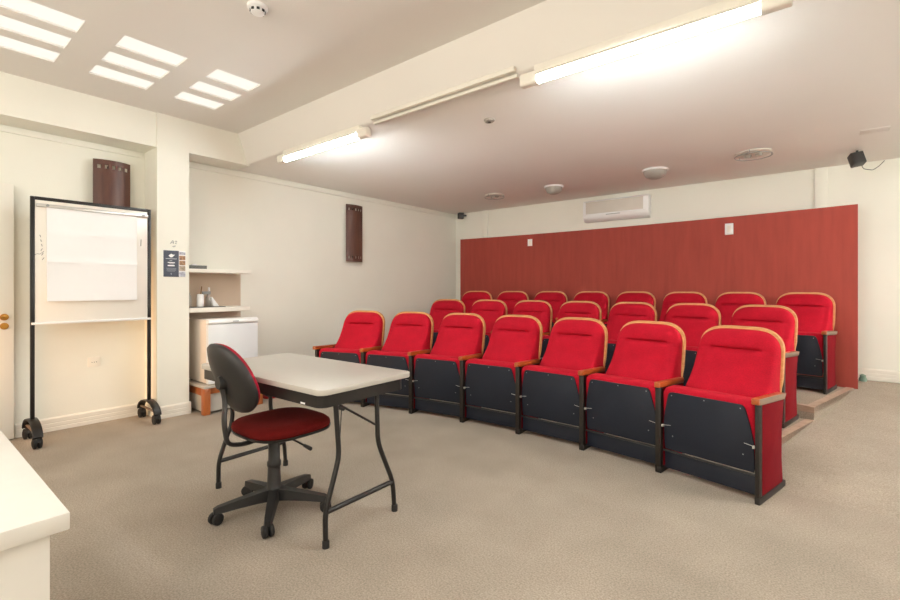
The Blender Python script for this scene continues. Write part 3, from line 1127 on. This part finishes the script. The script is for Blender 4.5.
# ------------------------------------------------------------------ fluorescent lights and ceiling fittings
def tube_light(x0, x1, label):
    t = thing('fluorescent_light', label, 'light', ((x0 + x1) / 2, 2.40, LO), 0, 'fluorescent batten lights')
    h = (x1 - x0) / 2
    bm = BM(); box(bm, -h - .02, h + .02, -.030, .035, -.055, 0, .004)
    prism(bm, [(-.030, -.046), (-.052, -.068), (-.054, -.072), (-.050, -.072), (-.026, -.050)], -h, h, axis='x')  # side lips added to keep direct tube light off the ceilings
    prism(bm, [(.035, -.046), (.048, -.072), (.051, -.072), (.038, -.044)], -h, h, axis='x')
    obj('housing', bm, 'trim', t)
    bm = BM(); tube(bm, [(-h, -.012, -.085), (h, -.012, -.085)], .019, 16)
    obj('tube', bm, 'tube', t, label='lit white fluorescent tube')
    for s in (-1, 1):
        bm = BM()
        prism(bm, rrect(-.036, .022, -.104, -.030, .016, 4), min(s * h, s * (h + .11)), max(s * h, s * (h + .11)), axis='x', bevel=.004)
        obj('end_cap', bm, 'trim', t)
    return t


tube_light(-3.91, -2.86, 'lit fluorescent tube light near the left wall')
tube_light(-1.27, -0.20, 'large lit fluorescent tube light at the top right')

bm = BM()
box(bm, -2.70, -1.42, 2.366, 2.392, 2.485, 2.515, .003)
box(bm, -2.70, -1.42, 2.405, 2.425, 2.462, 2.482, .003)
o = obj('cable_trunking', bm, 'trim')
tag(o, 'thin white cable trunking running between the two fluorescent lights', 'trunking')


def dome(loc, r, label):
    t = thing('ceiling_light', label, 'light', loc, 0, 'round frosted ceiling lights')
    bm = BM(); lathe(bm, [(0, 0), (r, 0), (r + .004, -.008), (r + .002, -.018), (r - .01, -.018), (0, -.016)], (0, 0, 0), 36)
    obj('rim', bm, 'white', t)
    bm = BM(); lathe(bm, [(r - .010, -.018), (r - .016, -.045), (r * .72, -.080), (r * .4, -.098), (r * .12, -.103), (0, -.103)], (0, 0, 0), 36)
    obj('glass_bowl', bm, 'frost', t, smooth=60)


dome((-2.63, 5.36, LO), .118, 'round frosted ceiling light above the left end of the air conditioner')
dome((-1.40, 5.30, LO), .130, 'round frosted ceiling light right of the air conditioner')


def ring_light(loc, r, label):
    t = thing('bare_ceiling_fitting', label, 'light', loc, 0, 'ceiling fittings without bowls')
    bm = BM(); lathe(bm, [(0, 0), (r, 0), (r, -.012), (r - .015, -.016), (0, -.016)], (0, 0, 0), 36)
    obj('base_plate', bm, 'acgrille', t)
    bm = BM()
    pts = [(r * 1.02 * math.cos(a), r * 1.02 * math.sin(a), -.034) for a in [2 * math.pi * k / 36 for k in range(37)]]
    tube(bm, pts, .004, 6, closed_ends=False)
    for a in (0.4, 2.5, 4.6):
        tube(bm, [(r * .98 * math.cos(a), r * .98 * math.sin(a), -.002), (r * 1.02 * math.cos(a), r * 1.02 * math.sin(a), -.036)], .004, 6)
    obj('wire_ring', bm, 'grey', t)
    bm = BM()
    lathe(bm, [(.03, -.014), (.03, -.03), (.02, -.04), (0, -.04)], (r * .3, 0, 0), 14)
    lathe(bm, [(.03, -.014), (.03, -.03), (.02, -.04), (0, -.04)], (-r * .3, .02, 0), 14)
    obj('lamp_holder', bm, 'frost', t)


ring_light((-0.495, 5.22, LO), .150, 'flat round ceiling fitting without a bowl near the right speaker')
ring_light((-3.52, 5.35, LO), .130, 'flat round ceiling fitting without a bowl near the left corner')

t = thing('ceiling_sensor', 'tiny round white sensor in the middle of the lower ceiling', 'sensor', (-1.975, 2.93, LO))
bm = BM(); lathe(bm, [(0, 0), (.042, 0), (.042, -.008), (.03, -.018), (0, -.018)], (0, 0, 0), 24)
obj('housing', bm, 'frost', t)
bm = BM(); lathe(bm, [(0, -.0175), (.014, -.0175), (.010, -.023), (0, -.023)], (0, 0, 0), 16)
obj('lens', bm, 'darkgrey', t)

t = thing('smoke_detector', 'round white smoke detector on the upper ceiling', 'smoke detector', (-2.47, 1.335, HI))
bm = BM(); lathe(bm, [(0, 0), (.055, 0), (.055, -.014), (.048, -.020), (.040, -.022), (.036, -.040), (.02, -.046), (0, -.046)], (0, 0, 0), 28)
obj('housing', bm, 'white', t)
for a in (-70, -25, 20, 65, 110, 200, 245):
    bm = BM()
    box(bm, .034, .0415, -.008, .008, -.036, -.024, M4=Matrix.Rotation(math.radians(a), 4, 'Z'))
    obj('slot', bm, 'blackhole', t)

t = thing('ceiling_hatch', 'flat white access plate on the ceiling at the right edge', 'hatch', (0.35, 5.10, LO))
bm = BM(); box(bm, -.09, .09, -.07, .07, -.004, 0, .001)
obj('plate', bm, 'ceil', t)

# air conditioner
t = thing('air_conditioner', 'white split air conditioner on the back wall above the red partition', 'air conditioner', (-2.16, BY, 2.115))
bm = BM()
prism(bm, [(0, 0), (-.06, .0), (-.105, .018), (-.125, .05), (-.135, .09), (-.135, .27), (-.115, .29), (0, .29)], -.44, .44, axis='x', bevel=.008)
bd = obj('body', bm, 'white', t)
bm = BM()
box(bm, -.395, .375, -.141, -.134, .105, .268, .002)
obj('front_grille', bm, 'acgrille', t)
bm = BM(); prism(bm, [(-.131, .040), (-.141, .052), (-.145, .088), (-.135, .094), (-.125, .05)], -.43, .43, axis='x')
obj('louver', bm, 'white', t)
bm = BM()
box(bm, -.11, .08, -.1455, -.143, .074, .082)
box(bm, -.035, -.015, -.1465, -.144, .073, .083)
obj('badge', bm, 'grey', t)

# speakers
t = thing('wall_speaker', 'small black speaker hung under the ceiling at the upper right', 'speaker', (0.282, 5.72, 2.335), math.radians(18))
MS = Matrix.Rotation(math.radians(-10), 4, 'Y') @ Matrix.Rotation(math.radians(-14), 4, 'X')
bm = BM(); box(bm, -.050, .050, -.045, .045, 0, .120, .010, M4=MS)
obj('cabinet', bm, 'plastic', t)
bm = BM(); box(bm, -.043, .043, -.049, -.044, .008, .111, .004, M4=MS)
obj('grille', bm, 'rubber', t)
bm = BM(); tube(bm, [(0, .03, .09), (0.0, .035, .145)], .010, 8)
obj('bracket', bm, 'black', t)
bm = BM()
tube(bm, bend([(0.30, 5.77, 2.35), (0.32, 5.84, 2.318), (0.40, 6.05, 2.335), (0.455, 6.22, 2.40), (0.505, 6.335, 2.47)], .05), .0035, 6)
o = obj('speaker_cable', bm, 'darkgrey')
tag(o, 'thin dark cable looping from the right speaker to the wall', 'cable')
t = thing('wall_speaker', 'small black speaker high in the back left corner', 'speaker', (-4.80, 6.25, 2.375), math.radians(-35))
bm = BM(); box(bm, -.038, .038, -.045, .045, 0, .105, .008)
obj('cabinet', bm, 'plastic', t)
bm = BM(); box(bm, -.032, .032, -.049, -.044, .008, .097, .003)
obj('grille', bm, 'rubber', t)
bm = BM(); tube(bm, [(0, .03, .06), (0, .10, .06)], .012, 8)
obj('bracket', bm, 'black', t)


def plate(x, z, w, h, label):
    y = quad(x)
    t = thing('switch_plate', label, 'switch', (x, y, z), math.atan2(quad(x + .05) - quad(x - .05), .1), 'white plates on the red partition')
    bm = BM(); box(bm, -w / 2, w / 2, -.010, .002, -h / 2, h / 2, .003)
    obj('plate', bm, 'white', t)
    bm = BM(); box(bm, -w * .2, w * .2, -.0125, -.009, -h * .28, h * .28, .001)
    obj('rocker', bm, 'trim', t)


plate(-3.455, 1.885, .075, .105, 'small white plate on the red partition, left one')
plate(-0.815, 1.87, .085, .130, 'white plate on the red partition, right one nearer the aisle')

bm = BM()
lathe(bm, [(0, 0), (.03, 0), (.034, .02), (.022, .045), (.026, .06), (0, .075)], (0, 0, 0), 9)
o = obj('cloth_scrap', bm, 'teal')
o.location = (0.335, 6.20, .2535)
tag(o, 'small teal scrap on the floor behind the right end of the red partition', 'cloth')
